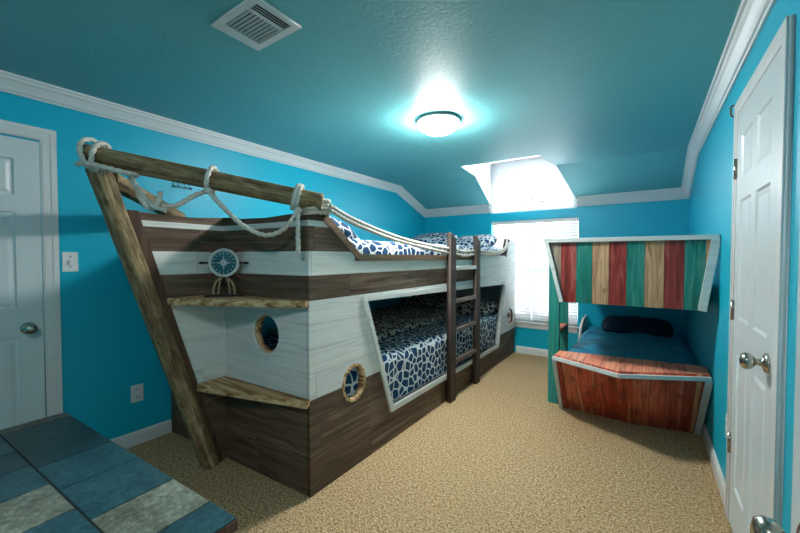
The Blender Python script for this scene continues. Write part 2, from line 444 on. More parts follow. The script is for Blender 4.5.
# ------------------------------------------------------------------ the room
LX, RX, BY, FY = -2.85, .355, 4.85, -1.35
ZC, YS, ZB = 2.24, 4.10, 1.97
SL = (ZC-ZB)/(BY-YS)
def ceil(y): return ZC if y <= YS else ZC-SL*(y-YS)
NX = [(-1.667, 3.58), (-1.79, BY)]; NR = [(-.862, 3.60), (-.715, BY)]
NT_ = 2.56
bm = B(); box(bm, (LX-.12, FY-.12, -.1), (RX+.12, BY+.14, 0)); link('floor', bm, M['carpet'], kind='structure')
prof = [(FY, -.1), (BY+.14, -.1), (BY+.14, 2.3), (YS, 2.5), (FY, 2.5)]
prof_in = [(FY-.12, 0), (BY+.14, 0), (BY+.14, ZB+.05), (BY, ZB), (YS, ZC), (FY-.12, ZC)]
bm = B(); plate(bm, prof_in, [], 'x', LX-.12, LX); link('wall_left', bm, M['wall'], kind='structure')
bm = B(); plate(bm, prof_in, [], 'x', RX, RX+.12); link('wall_right', bm, M['wall'], kind='structure')
bm = B(); box(bm, (LX, FY-.12, 0), (RX, FY, ZC)); link('wall_front', bm, M['wall'], kind='structure')
# back wall: rectangular window opening, top follows the ceiling, a step below the arched window
WX0, WX1, WZ0, WZ1 = -1.80, -.69, .43, 1.76
bm = B()
plate(bm, [(LX, 0), (RX, 0), (RX, ZB), (NR[1][0], ZB), (NR[1][0], 1.87), (NX[1][0], 1.87), (NX[1][0], ZB), (LX, ZB)],
      [[(WX0, WZ0), (WX1, WZ0), (WX1, WZ1), (WX0, WZ1)]], 'y', BY, BY+.14)
link('wall_back', bm, M['wall'], kind='structure')
# ceiling with the opening cut for the dormer
def slab(bm, pts, th=.03):
    """thin solid above the given face"""
    v0 = [bm.verts.new(p) for p in pts]; v1 = [bm.verts.new((p[0], p[1], p[2]+th)) for p in pts]
    bm.faces.new(v0); bm.faces.new(v1[::-1]); n = len(pts)
    for i in range(n): bm.faces.new((v0[i], v0[(i+1) % n], v1[(i+1) % n], v1[i]))
def nx(y, P): (x0, y0), (x1, y1) = P; return x0+(x1-x0)*(y-y0)/(y1-y0)
bm = B()
slab(bm, [(LX, FY, ZC), (RX, FY, ZC), (RX, 3.60, ZC), (NR[0][0], 3.60, ZC), (NX[0][0], 3.58, ZC), (LX, 3.58, ZC)])
slab(bm, [(LX, 3.58, ZC), (NX[0][0], 3.58, ZC), (nx(YS, NX), YS, ZC), (LX, YS, ZC)])
slab(bm, [(NR[0][0], 3.60, ZC), (RX, 3.60, ZC), (RX, YS, ZC), (nx(YS, NR), YS, ZC)])
slab(bm, [(LX, YS, ZC), (nx(YS, NX), YS, ZC), (NX[1][0], BY, ZB), (LX, BY, ZB)])
slab(bm, [(nx(YS, NR), YS, ZC), (RX, YS, ZC), (RX, BY, ZB), (NR[1][0], BY, ZB)])
link('ceiling', bm, M['ceiling'], kind='structure')
# white dormer recess: two cheeks, sloping soffit, arched gable
AC, AR, AZ = -1.252, .515, 1.885
bm = B()
def cheek(P, s):
    (x0, y0), (x1, y1) = P; xm = nx(YS, P); t = .03*s
    a = [(x0, y0, ZC), (xm, YS, ZC), (x1, y1, ZB), (x1, y1, NT_)]
    a = [(p[0]-.001*s, p[1], p[2]-.0015) for p in a]; hexa(bm, a+[(p[0]-.006*s, p[1], p[2]) for p in a])
cheek(NX, -1); cheek(NR, 1)
a = [(NX[0][0], 3.58, ZC), (NR[0][0], 3.60, ZC), (NR[1][0], BY, NT_), (NX[1][0], BY, NT_)]
hexa(bm, a+[(p[0], p[1], p[2]+.04) for p in a])
plate(bm, [(NX[1][0], 1.87), (NR[1][0], 1.87), (NR[1][0], NT_+.03), (NX[1][0], NT_+.03)], [arc(AC, AZ, AR, 0, PI, 32)], 'y', BY, BY+.14)
link('wall_dormer', bm, M['niche'], kind='structure')
# arched window
w2 = thing('window_2', None, None, (AC, BY, AZ)); w2['kind'] = 'structure'
bm = B(); o = arc(AC, AZ, AR+.045, 0, PI, 32); i_ = arc(AC, AZ, AR-.012, PI, 0, 32)
plate(bm, o+i_, [], 'y', BY-.018, BY-.001)
o = arc(AC, AZ, AR+.022, 0, PI, 32); plate(bm, o+i_, [], 'y', BY-.028, BY-.018)
link('window_frame', bm, M['niche'], w2)
bm = B()
for a_ in (PI/2, PI*.22, PI*.78):
    beam(bm, (AC, BY+.07, AZ), (AC+AR*math.cos(a_), BY+.07, AZ+AR*math.sin(a_)), .02, .02, (0, 1, 0))
plate(bm, arc(AC, AZ, .17, 0, PI, 20)+arc(AC, AZ, .15, PI, 0, 20), [], 'y', BY+.06, BY+.08)
box(bm, (AC-AR, BY+.05, AZ-.002), (AC+AR, BY+.09, AZ+.025), .002)
link('muntin', bm, M['niche'], w2)
bm = B(); plate(bm, arc(AC, AZ, AR, 0, PI, 32), [], 'y', BY+.085, BY+.089); link('pane', bm, M['glass'], w2)
# rectangular window: frame, two sashes, sill, panes
w1 = thing('window_1', None, None, ((WX0+WX1)/2, BY, WZ0)); w1['kind'] = 'structure'
bm = B(); WM = (WX0+WX1)/2
plate(bm, [(WX0, WZ0), (WX1, WZ0), (WX1, WZ1), (WX0, WZ1)], [[(WX0+.035, WZ0+.035), (WM-.035, WZ0+.035), (WM-.035, WZ1-.035), (WX0+.035, WZ1-.035)], [(WM+.035, WZ0+.035), (WX1-.035, WZ0+.035), (WX1-.035, WZ1-.035), (WM+.035, WZ1-.035)]], 'y', BY+.085, BY+.135)
link('window_frame', bm, M['white'], w1)
for x0, x1 in ((WX0+.03, WM-.03), (WM+.03, WX1-.03)):
    bm = B(); box(bm, (x0, BY+.08, 1.045), (x1, BY+.12, 1.085), .003); box(bm, (x0, BY+.09, WZ0+.03), (x1, BY+.12, WZ0+.07), .003)
    link('sash_rail', bm, M['white'], w1)
    bm = B(); box(bm, (x0, BY+.108, WZ0+.03), (x1, BY+.112, WZ1-.03)); link('pane', bm, M['glass'], w1)
bm = B(); box(bm, (WX0-.02, BY-.05, WZ0-.022), (WX1+.02, BY+.085, WZ0), .005); box(bm, (WX0, BY-.018, WZ0-.085), (WX1, BY-.001, WZ0-.022), .004)
link('window_sill', bm, M['white'], w1)
# blinds, one in each half
for k, (x0, x1, lab) in enumerate(((WX0+.01, WM-.004, 'white horizontal slat blind, window half nearer the ship bunk bed'), (WM+.004, WX1-.01, 'white horizontal slat blind, window half nearer the cedar bed'))):
    t = thing('window_blind', lab, 'blind', ((x0+x1)/2, BY+.04, WZ0), 'slat blinds in the window')
    bm = B(); box(bm, (x0, BY+.01, WZ1-.05), (x1, BY+.065, WZ1-.002), .003); link('headrail', bm, M['white'], t)
    bm = B(); zz = WZ0+.035
    while zz < WZ1-.055:
        beam(bm, (x0+.004, BY+.042, zz), (x1-.004, BY+.042, zz), .046, .0028, (0, .93, .37), bev=0); zz += .038
    link('slats', bm, M['slat'], t)
    bm = B(); box(bm, (x0+.004, BY+.026, WZ0+.006), (x1-.004, BY+.056, WZ0+.024), .003); link('bottom_rail', bm, M['white'], t)
    for q in (.12, .88):
        bm = B(); xx = x0+(x1-x0)*q; tube(bm, [(xx, BY+.018, WZ1-.05), (xx, BY+.018, WZ0+.02)], .0018, n=6, step=.3); link('ladder_cord', bm, M['white'], t)

# crown moulding
CR = [(0, .088), (.010, .088), (.014, .078), (.022, .074), (.030, .058), (.046, .034), (.056, .026), (.060, .014), (.070, .012), (.074, .0), (0, 0)]
def crown(name, st):
    """st: function list giving station positions for a profile point (o,h)"""
    bm = B(); rows = [[bm.verts.new(f(o, h)) for o, h in CR] for f in st]; n = len(CR)
    for a, b in zip(rows, rows[1:]):
        for k in range(n): bm.faces.new((a[k], a[(k+1) % n], b[(k+1) % n], b[k]))
    bm.faces.new(rows[0]); bm.faces.new(rows[-1]); link(name, bm, M['white'], kind='structure')
crown('trim_1', [lambda o, h: (LX+o, FY+o, ZC-h), lambda o, h: (LX+o, YS-h*.18, ZC-h), lambda o, h: (LX+o, BY-o, ceil(BY-o)-h)])
crown('trim_2', [lambda o, h: (RX-o, FY+o, ZC-h), lambda o, h: (RX-o, YS-h*.18, ZC-h), lambda o, h: (RX-o, BY-o, ceil(BY-o)-h)])
crown('trim_3', [lambda o, h: (LX+o, BY-o, ceil(BY-o)-h), lambda o, h: (NX[1][0]-.01, BY-o, ceil(BY-o)-h)])
crown('trim_4', [lambda o, h: (NR[1][0]+.01, BY-o, ceil(BY-o)-h), lambda o, h: (RX-o, BY-o, ceil(BY-o)-h)])
crown('trim_5', [lambda o, h: (LX+o, FY+o, ZC-h), lambda o, h: (RX-o, FY+o, ZC-h)])
# baseboards
BP = [(0, 0), (.014, 0), (.014, .066), (.011, .072), (.011, .079), (.006, .088), (0, .092)]
def base(name, a, b, nrm):
    bm = B(); a, b, nn = Vector((*a, 0)), Vector((*b, 0)), Vector((*nrm, 0))
    ra = [bm.verts.new(a+nn*o+Vector((0, 0, z))) for o, z in BP]; rb = [bm.verts.new(b+nn*o+Vector((0, 0, z))) for o, z in BP]
    for k in range(len(BP)): bm.faces.new((ra[k], ra[(k+1) % len(BP)], rb[(k+1) % len(BP)], rb[k]))
    bm.faces.new(ra); bm.faces.new(rb); link(name, bm, M['white'], kind='structure')
base('baseboard_left', (LX, .665), (LX, 1.212), (1, 0))
base('baseboard_back', (-1.43, BY), (RX, BY), (0, -1))
base('baseboard_right', (RX, 2.365), (RX, BY), (-1, 0))
base('baseboard_front', (LX, FY), (RX, FY), (0, 1))

# ------------------------------------------------------------------ doors
def six_panel(bm, w, h, t):
    """slab in local x (width), z, front at y=0 looking to -y"""
    st = .10*w/.76; xs = [0, st, w/2-st*.45, w/2+st*.45, w-st, w]
    zs = [0, .20, .82, .98, h-.40, h-.31, h-.11, h]
    t_ = bmesh.new(); V = [[t_.verts.new((x, 0, z)) for x in xs] for z in zs]; pan = []
    for j in range(len(zs)-1):
        for i in range(len(xs)-1):
            f = t_.faces.new((V[j][i], V[j][i+1], V[j+1][i+1], V[j+1][i]))
            if i in (1, 3) and j in (1, 3, 5): pan.append(f)
    bmesh.ops.recalc_face_normals(t_, faces=t_.faces[:])
    if t_.faces[0].normal.y > 0: bmesh.ops.reverse_faces(t_, faces=t_.faces[:])
    bmesh.ops.inset_individual(t_, faces=pan, thickness=.012, depth=-.007)
    bmesh.ops.inset_individual(t_, faces=pan, thickness=.010, depth=0)
    bmesh.ops.inset_individual(t_, faces=pan, thickness=.022, depth=.005)
    merge(bm, t_)
    b = bmesh.new()
    v = [b.verts.new(p) for p in ((0, 0, 0), (w, 0, 0), (w, 0, h), (0, 0, h), (0, t, 0), (w, t, 0), (w, t, h), (0, t, h))]
    for f in ((4, 5, 6, 7), (0, 1, 5, 4), (1, 2, 6, 5), (2, 3, 7, 6), (3, 0, 4, 7)): b.faces.new([v[i] for i in f])
    merge(bm, b)
def knob(bm, c, ax, s=1):
    lathe(bm, c, ax, [(0, .033*s), (.006*s, .033*s), (.010*s, .026*s), (.016*s, .012*s), (.030*s, .011*s), (.036*s, .020*s), (.044*s, .027*s), (.054*s, .029*s), (.064*s, .025*s), (.070*s, .012*s), (.071*s, .001)], 28)
def mdoor(name, Mx, w, h, kx, kz, hinge_x, hz, both=False):
    d = thing(name, None, None, Mx.translation); d['kind'] = 'structure'
    bm = B(); six_panel(bm, w, h, .035); bm.transform(Mx); link('door_slab', bm, M['door'], d, auto=False)
    R = Mx.to_3x3()
    bm = B(); knob(bm, Mx @ Vector((kx, 0, kz)), R @ Vector((0, -1, 0))); link('door_knob', bm, M['nickel'], d)
    if both: bm = B(); knob(bm, Mx @ Vector((kx, .035, kz)), R @ Vector((0, 1, 0))); link('door_knob', bm, M['nickel'], d)
    for z in hz:
        bm = B(); box(bm, (hinge_x-.016, -.004, z-.045), (hinge_x+.016, .002, z+.045), .001)
        lathe(bm, (hinge_x, -.006, z-.048), (0, 0, 1), [(0, .006), (.096, .006)], 12)
        bm.transform(Mx); link('hinge', bm, M['nickel'], d)
    return d
def casing(name, Mx, w, h, cw=.062, t=.02):
    """door casing around an opening, local x/z, standing out to -y"""
    bm = B()
    for t0, t1, o, i in ((0, t*.65, cw, 0), (t*.65, t, cw, cw*.62), (t*.65, t*.85, cw*.62, .008)):
        plate(bm, [(-o, 0), (-o, h+o), (w+o, h+o), (w+o, 0), (w+i, 0), (w+i, h+i), (-i, h+i), (-i, 0)], [], 'y', -t1, -t0)
    bm.transform(Mx); link(name, bm, M['white'], kind='structure')
# left wall door: local x -> +Y, -y -> +X
ML = Matrix(((0, -1, 0, LX), (1, 0, 0, -.215), (0, 0, 1, 0), (0, 0, 0, 1)))
# -y local = +x world
mdoor('door_1', Matrix.Translation((.014, 0, .012)) @ ML, .765, 1.905, .765-.062, .865, 0.0, [.3, 1.0, 1.7])
casing('trim_6', ML, .77, 1.93, .068)
# right wall closet door: local x -> -Y, -y -> -X
MR = Matrix(((0, 1, 0, RX), (-1, 0, 0, 2.295), (0, 0, 1, 0), (0, 0, 0, 1)))
mdoor('door_2', Matrix.Translation((-.014, 0, .012)) @ MR, .655, 1.915, .655-.062, .90, .0, [.375, 1.01, 1.67])
casing('trim_7', MR, .66, 1.93, .065)
# open entry door folded back near the right wall
ang = math.atan2(.86-.06, .205-.325)
h3 = Matrix.Translation((.325, .06, .012)) @ Matrix.Rotation(ang, 4, 'Z')
# local +x runs to the free edge; -y must face the room (-X)
h3 = Matrix.Translation((.205, .86, .012)) @ Matrix.Rotation(ang+PI, 4, 'Z')
d3 = mdoor('door_3', h3, .81, 1.96, .065, .818, .81, [.3, 1.0, 1.7])

# wall plates
def plate_thing(name, lab, cat, c, ax, kind='outlet', group=None):
    t = thing(name, lab, cat, c, group); s = ax
    x, y, z = c
    bm = B(); box(bm, (x, y-.036, z-.058), (x+s*.006, y+.036, z+.058), .0015); link('cover_plate', bm, M['plastic'], t)
    if kind == 'switch':
        bm = B(); box(bm, (x+s*.006, y-.008, z-.014), (x+s*.018, y+.008, z+.012), .002); link('toggle', bm, M['plastic'], t)
        bm = B(); [lathe(bm, (x+s*.006, y, z+k), (s, 0, 0), [(0, .004), (.001, .003)], 10) for k in (-.03,)]; link('screw', bm, M['slot'], t)
        bm = B(); lathe(bm, (x+s*.006, y, z+.03), (s, 0, 0), [(0, .004), (.001, .003)], 10); link('screw', bm, M['slot'], t)
    else:
        for k in (-.024, .024):
            bm = B(); box(bm, (x+s*.006, y-.017, z+k-.015), (x+s*.009, y+.017, z+k+.015), .001); r = link('receptacle', bm, M['plastic'], t)
            bm = B(); [box(bm, (x+s*.009, y+q-.0015, z+k-.006), (x+s*.0095, y+q+.0015, z+k+.006)) for q in (-.007, .007)]; link('slot', bm, M['slot'], r)
plate_thing('light_switch', 'white toggle light switch on blue wall beside the left door', 'light switch', (LX, .675, 1.243), 1, 'switch')
plate_thing('electrical_outlet', 'white duplex outlet low on the blue wall behind the leaning bow timber', 'outlet', (LX, 1.005, .348), 1, 'outlet')
plate_thing('electrical_outlet', 'white outlet low on right wall beside the closet door casing', 'outlet', (RX, 2.46, .40), -1, 'outlet')
# latch above the closet door
t = thing('door_latch', 'small metal swing latch on the wall above the closet door corner', 'latch', (RX, 2.42, 1.99))
bm = B(); box(bm, (RX-.006, 2.405, 1.955), (RX, 2.435, 2.03), .002); link('back_plate', bm, M['nickel'], t)
bm = B(); tube(bm, [(RX-.006, 2.42, 2.015), (RX-.02, 2.42, 2.018), (RX-.024, 2.42, 2.0), (RX-.022, 2.42, 1.972), (RX-.012, 2.42, 1.962)], .004, n=8); link('latch_arm', bm, M['bronze'], t)
# small wire hooks on the left wall
t = thing('wire_hook_rack', 'thin black wire hook rack on blue wall above the bunk bed bow', 'hook rack', (LX, 1.31, 1.80))
bm = B(); tube(bm, [(LX+.006, 1.24, 1.787), (LX+.006, 1.385, 1.787)], .0022, n=6); link('rail', bm, M['black'], t)
for q in (1.25, 1.285, 1.33, 1.37):
    bm = B(); tube(bm, [(LX+.003, q, 1.835), (LX+.004, q, 1.80), (LX+.008, q, 1.782), (LX+.025, q, 1.778), (LX+.03, q, 1.79)], .0022, n=6); link('hook', bm, M['black'], t)

# ceiling lamps: one in view, one added out of frame at the near end as fill light
for (lx, ly), lab, mt_ in (((-1.235, 2.29), 'round flush ceiling lamp with glowing frosted glass bowl', 'lamp'), ((-.45, -.45), 'added out-of-frame fill lamp on the ceiling over the near end of the room', 'lamp_fill')):
    t = thing('ceiling_lamp', lab, 'lamp', (lx, ly, ZC))
    bm = B(); lathe(bm, (lx, ly, ZC), (0, 0, -1), [(0, .140), (.008, .145), (.016, .152), (.021, .152), (.021, .144), (.014, .138)], 48); link('rim', bm, M['plastic'], t)
    bm = B(); lathe(bm, (lx, ly, ZC), (0, 0, -1), [(.012, .141)]+[(.018+.080*math.sin(a*PI/2/9), .143*math.cos(a*PI/2/9)) for a in range(0, 10)], 48); link('glass_bowl', bm, M[mt_], t)
    bm = B(); lathe(bm, (lx, ly, ZC), (0, 0, -1), [(.096, .008), (.102, .010), (.107, .006), (.111, .002)], 16); link('finial', bm, M['nickel'], t)
# ceiling vent
vx0, vx1, vy0, vy1 = -1.505, -1.207, .815, 1.038
t = thing('ceiling_vent', 'white metal louvred air vent set in the ceiling', 'vent', ((vx0+vx1)/2, (vy0+vy1)/2, ZC))
bm = B()
plate(bm, [(vx0, vy0), (vx1, vy0), (vx1, vy1), (vx0, vy1)], [[(vx0+.05, vy0+.03), (vx1-.024, vy0+.03), (vx1-.024, vy1-.03), (vx0+.05, vy1-.03)]], 'z', ZC-.012, ZC-.002)
box(bm, (vx1-.088, vy0+.03, ZC-.011), (vx1-.078, vy1-.03, ZC-.003)); link('frame', bm, M['white'], t)
bm = B(); box(bm, (vx0+.04, vy0+.02, ZC-.003), (vx1-.02, vy1-.02, ZC-.0005)); link('duct_shade_sheet', bm, M['slot'], t)  # thin dark sheet standing for the shade inside the duct
for k in range(9):
    y = vy0+.042+k*.0178; bm = B(); beam(bm, (vx0+.05, y, ZC-.009), (vx1-.088, y, ZC-.009), .0095, .0015, (0, .5, .86), bev=0); link('slat', bm, M['white'], t)
for k in range(4):
    x = vx1-.072+k*.0140; bm = B(); beam(bm, (x, vy0+.03, ZC-.009), (x, vy1-.03, ZC-.009), .0085, .0015, (.5, 0, .86), bev=0); link('slat', bm, M['white'], t)

# ------------------------------------------------------------------ ship bunk bed
SX = -1.449; TH = .022; KX = -2.185; PY = 1.285
bed = thing('bunk_bed', 'large wooden ship-shaped bunk bed with brown and white planks', 'bunk bed', (-2.15, 3.0, 0))
side = [(PY, .002), (4.885-.05, .002), (4.835, 1.46), (4.53, 1.50), (4.417, 1.286), (1.689, 1.286), (1.40, 1.505), (PY, 1.505)]
opening = [(1.735, 1.01), (2.02, .245), (4.155, .245), (4.372, .955)]
hole = circ(1.630, .516, .098, .108)
bm = B(); plate(bm, side, [opening, hole], 'x', SX-TH, SX); link('side_panel', bm, M['hull'], bed)
fr = [(LX+.006, .002), (SX-TH-.0005, .002), (SX-TH-.0005, 1.505), (-1.60, 1.502), (-1.78, 1.494), (-2.0, 1.500), (KX, 1.518), (-2.4, 1.50), (-2.6, 1.494), (LX+.006, 1.505)]
hole2 = circ(-1.797, .832, .112)
bm = B(); plate(bm, fr, [hole2], 'y', PY, PY+TH)
for v in bm.verts: v.co.y -= (SX-v.co.x)*.050
link('front_panel', bm, M['hull'], bed)
bm = B(); box(bm, (LX+.006, 4.80, .002), (SX-TH, 4.822, 1.30)); link('end_panel', bm, M['hull'], bed)
# keel board standing out of the bow
def ky(z): return 1.222-.2925*z
bm = B(); plate(bm, [(ky(0), .002), (PY, .002), (PY, 1.518), (1.05, 1.500), (.9, 1.502), (ky(1.505), 1.508)], [], 'x', KX-.022, KX); link('keel_board', bm, M['hull'], bed)
bm = B(); plate(bm, [(ky(0)-.045, .002), (ky(0)+.002, .002), (ky(1.51)+.002, 1.51), (ky(1.51)-.045, 1.51)], [], 'x', KX-.04, KX+.018); link('stem_board', bm, M['keeltrim'], bed)
# shelves
for z0, z1 in ((1.010, 1.044), (.487, .524)):
    yk = ky((z0+z1)/2)-.006
    bm = B(); plate(bm, [(KX+.001, yk), (SX-.002, PY-.022), (SX-.002, PY-.001), (KX+.001, PY-.038)], [], 'z', z0+.001, z1)
    sh = link('shelf', bm, M['pine'], bed)
    a, b = Vector((KX, yk-.002, (z0+z1)/2)), Vector((SX+.004, PY-.022, (z0+z1)/2))
    bm = B(); beam(bm, a, b, .016, z1-z0+.004, (0, 0, 1)); link('front_edge', bm, M['pine'], sh)
# opening trim, rails, porthole rims
outer = [(1.672, 1.055), (1.985, .178), (4.195, .178), (4.435, 1.000)]
inn = [(1.742, .998), (2.022, .245), (4.150, .245), (4.362, .943)]
outer = [(1.705, 1.032), (1.995, .208), (4.175, .208), (4.405, .985)]
bm = B(); plate(bm, outer, [inn], 'x', SX-.03, SX+.018); link('opening_trim', bm, M['whitewash'], bed)
def strip(bm, pts, w, x0, x1):
    """ribbon of width w inside the outline pts (y,z), extruded in X"""
    o2 = []
    for i, p in enumerate(pts):
        a = Vector(pts[max(i-1, 0)]); b = Vector(pts[min(i+1, len(pts)-1)]); p = Vector(p)
        d1 = (p-a).normalized() if i else (b-p).normalized(); d2 = (b-p).normalized() if i < len(pts)-1 else d1
        n1 = Vector((d1.y, -d1.x)); n2 = Vector((d2.y, -d2.x)); n = (n1+n2).normalized(); k = w/max(.3, n.dot(n1))
        o2.append(p+n*k)
    for i in range(len(pts)-1):
        q = [tuple(pts[i]), tuple(pts[i+1]), tuple(o2[i+1]), tuple(o2[i])]
        hexa(bm, [(x0, *p) for p in q]+[(x1, *p) for p in q])
bm = B(); strip(bm, [(1.40, 1.507), (1.689, 1.289), (3.42, 1.289)], .040, SX-.03, SX+.010); link('rail_cap', bm, M['capwood'], bed)
bm = B(); strip(bm, [(3.42, 1.289), (4.417, 1.289)], .030, SX-.03, SX+.006); link('rail_cap', bm, M['whitewash'], bed)
bm = B(); strip(bm, [(4.417, 1.289), (4.535, 1.503)], .035, SX-.05, SX+.008); link('rail_cap', bm, M['darkwood'], bed)
bm = B(); plate(bm, circ(1.630, .516, .103, .113), [circ(1.630, .516, .086, .096)], 'x', SX-.035, SX+.006); link('porthole_rim', bm, M['pine'], bed)
bm = B(); plate(bm, circ(-1.797, .832, .115), [circ(-1.797, .832, .102)], 'y', PY-.004, PY+.03); link('porthole_rim', bm, M['pine'], bed)
# inner structure
bm = B(); box(bm, (LX+.01, PY+TH, 1.035), (SX-TH, 4.80, 1.055)); link('bunk_base', bm, M['interior'], bed)
bm = B(); box(bm, (LX+.01, PY+TH, .16), (SX-TH, 4.80, .18)); link('bunk_base', bm, M['interior'], bed)
bm = B(); box(bm, (SX-.06, PY+TH+.001, .002), (SX-TH-.001, PY+.09, 1.50), .002); link('corner_post', bm, M['darkwood'], bed)
# ladder
lad = B(); lad.free()
L = bpy.data.objects.new('ladder', None); COL.objects.link(L); L.parent = bed; L.location = Vector((SX, 3.16, 0))-Vector(bed.location)
for y0, y1 in ((2.815, 2.915), (3.385, 3.480)):
    bm = B(); plate(bm, [(y0, .002), (y1, .002), (y1, 1.42), (y0, 1.485)], [], 'x', SX+.019, SX+.058)
    bmesh.ops.recalc_face_normals(bm, faces=bm.faces[:]); link('stile', bm, M['darkwood'], L)
for z in (.36, .635, .895, 1.19):
    bm = B(); box(bm, (SX-.005+.024, 2.916, z-.035), (SX+.055, 3.384, z), .003); link('rung', bm, M['rung'] if z < 1.1 else M['whitewash'], L)  # top rung takes the pale wood to paint in its glare
# bow timbers
def timber(name, a, b, r, parent, flatk=.86, seed=1):
    a, b = Vector(a), Vector(b); d = b-a; Lg = d.length
    bm = B(); n = 28; k = 40; rows = []
    for j in range(k+1):
        row = []
        for i in range(n):
            an = 2*PI*i/n; x, y = math.cos(an)*r, math.sin(an)*r
            y = max(-r*flatk, min(r*flatk, y)); x = max(-r*.94, min(r*.94, x))
            q = Vector((x, y, Lg*j/k)); s_ = 1+.05*noise.noise(q*6+Vector((seed*3., 0, 0)))
            row.append(bm.verts.new((x*s_, y*s_, Lg*j/k)))
        rows.append(row)
    for p, q in zip(rows, rows[1:]):
        for i in range(n):
            f = bm.faces.new((p[i], p[(i+1) % n], q[(i+1) % n], q[i])); f.smooth = True
    for e, s_ in ((rows[0], -1), (rows[-1], 1)):
        c = [bm.verts.new(v.co*1.0) for v in e]
        for v in c: v.co.x *= .88; v.co.y *= .88; v.co.z += s_*.008
        for i in range(n): bm.faces.new((e[i], e[(i+1) % n], c[(i+1) % n], c[i]))
        bm.faces.new(c)
    bmesh.ops.recalc_face_normals(bm, faces=bm.faces[:])
    me = bpy.data.meshes.new(name); bm.to_mesh(me); bm.free(); me.materials.append(M['pole_local'])
    o = bpy.data.objects.new(name, me); COL.objects.link(o); o.parent = parent
    o.rotation_mode = 'QUATERNION'; o.rotation_quaternion = d.to_track_quat('Z', 'Y'); o.location = a-wloc(parent)
    return o
PA, PB = (-2.178, .590, 1.752), (-1.412, 1.335, 1.557)
timber('stem_timber', (-2.19, 1.150, .004), (-2.19, .628, 1.700), .052, bed, seed=1)
timber('bow_rail_timber', PA, PB, .051, bed, seed=2)
timber('bow_rail_timber', (-2.26, .70, 1.665), (-2.79, 1.262, 1.555), .046, bed, seed=3)
# brass rope cleat on the far end of the side
cl = B(); tube(cl, [(SX+.012, 4.55, .625), (SX+.035, 4.57, .60), (SX+.04, 4.575, .53), (SX+.035, 4.565, .46), (SX+.012, 4.545, .445)], .011, n=10, taper=lambda t: .6+.8*math.sin(PI*t))
box(cl, (SX, 4.535, .50), (SX+.01, 4.575, .57), .003); beam(cl, (SX+.008, 4.556, .535), (SX+.04, 4.572, .535), .02, .02)
link('handle', cl, M['bronze'], bed, True)

# bedding
bm = B(); soft(bm, (-2.155, 3.05, .3815), (.668, 1.715, .200), .07, 44, .016, 4.0, .02, seed=3)
tag(link('mattress', bm, M['navy']), 'mattress on the lower berth of the ship bunk bed in navy and white vine print', 'mattress')
cf = B(); soft(cf, (-2.31, 3.35, .600), (.49, 1.32, .030), .028, 44, .026, 3.6, .02, seed=9)
tag(link('throw_blanket', cf, M['char'], None), 'vine print cover rumpled on the lower berth, toned charcoal and beige by painted bounce light', 'blanket')  # same print as the mattress, berth lighting put into its colour
for c, l, w, h, rt, lab, mm, sd in (
    ((-2.40, 4.25, .665), .70, .50, .17, (.22, 0, .06), 'charcoal vine print pillow on the lower berth, nearer the blue wall', 'char', 1),
    ((-1.80, 4.25, .640), .58, .46, .15, (.20, 0, -.1), 'charcoal vine print pillow on the lower berth, beside the ladder', 'char', 5)):
    bm = B(); pillow(bm, c, l, w, h, rt, sd); tag(link('pillow', bm, M[mm]), lab, 'pillow', 'pillows on the ship bunk bed')
bm = B(); soft(bm, (-2.160, 3.05, 1.2225), (.664, 1.715, .165), .06, 44, .016, 4.5, .02, seed=13)
tag(link('mattress', bm, M['navy']), 'mattress on the upper berth of the ship bunk bed behind the rope rail', 'mattress')
for c, l, w, h, rt, lab, sd in (
    ((-2.42, 4.30, 1.475), .66, .48, .17, (.35, 0, .05), 'navy vine print pillow on the upper berth in the far corner by the wall', 2),
    ((-1.83, 4.28, 1.440), .56, .46, .15, (.30, 0, -.08), 'navy vine print pillow on the upper berth nearest the window', 6),
    ((-1.82, 1.62, 1.435), .60, .40, .15, (-.25, 0, .05), 'navy vine print pillow on the upper berth at the bow end', 8)):
    bm = B(); pillow(bm, c, l, w, h, rt, sd); tag(link('pillow', bm, M['navy']), lab, 'pillow', 'pillows on the ship bunk bed')

# ------------------------------------------------------------------ ropes
RR = .0105
def on_pole(c, d, r, t0, t1, turns_axis_shift=0, n=16):
    """arc around an axis at c with direction d from angle t0 to t1"""
    d = Vector(d).normalized(); s = d.cross(Vector((0, 0, 1))).normalized(); u = s.cross(d).normalized(); out = []
    for i in range(n+1):
        a = t0+(t1-t0)*i/n
        out.append(Vector(c)+s*math.cos(a)*r+u*math.sin(a)*r+d*turns_axis_shift*i/n)
    return out
pa, pb = Vector(PA), Vector(PB); pd = (pb-pa).normalized()
def pp(k): return pa+(pb-pa)*k
rr = .050+RR
R1 = thing('rope', 'cream twisted rope swagged along the bow rail of the ship bed', 'rope', (-1.85, .95, 1.45))
bm = B()   # swag from the tip to the middle tie, then to the corner tie, with a hanging tail
def P3(x, y, k):  # helper: point on the vertical plane under the rail nearer the camera
    return None
k1, k2 = .500, .895
off = Vector((.035, -.035, 0))
c1, c2 = pp(k1)+off*.9+Vector((0, 0, -.062)), pp(k2)+off*.9+Vector((0, 0, -.07))
tube(bm, [Vector((-1.86, .775, 1.492)), pp(.28)+Vector((.06, -.06, -.185)), pp(.36)+Vector((.03, -.03, -.165)), pp(.44)+Vector((.02, -.02, -.095)), c1], RR, 3, .032)
tube(bm, [c1, pp(.57)+Vector((.02, -.02, -.135)), pp(.65)+Vector((.02, -.02, -.20)), pp(.745)+Vector((.02, -.02, -.225)), pp(.83)+Vector((.02, -.02, -.175)), c2], RR, 3, .032)
tube(bm, [c2, c2+Vector((.006, -.006, -.09)), c2+Vector((.008, -.008, -.215))], RR, 3, .032)
link('swag', bm, M['rope'], R1)
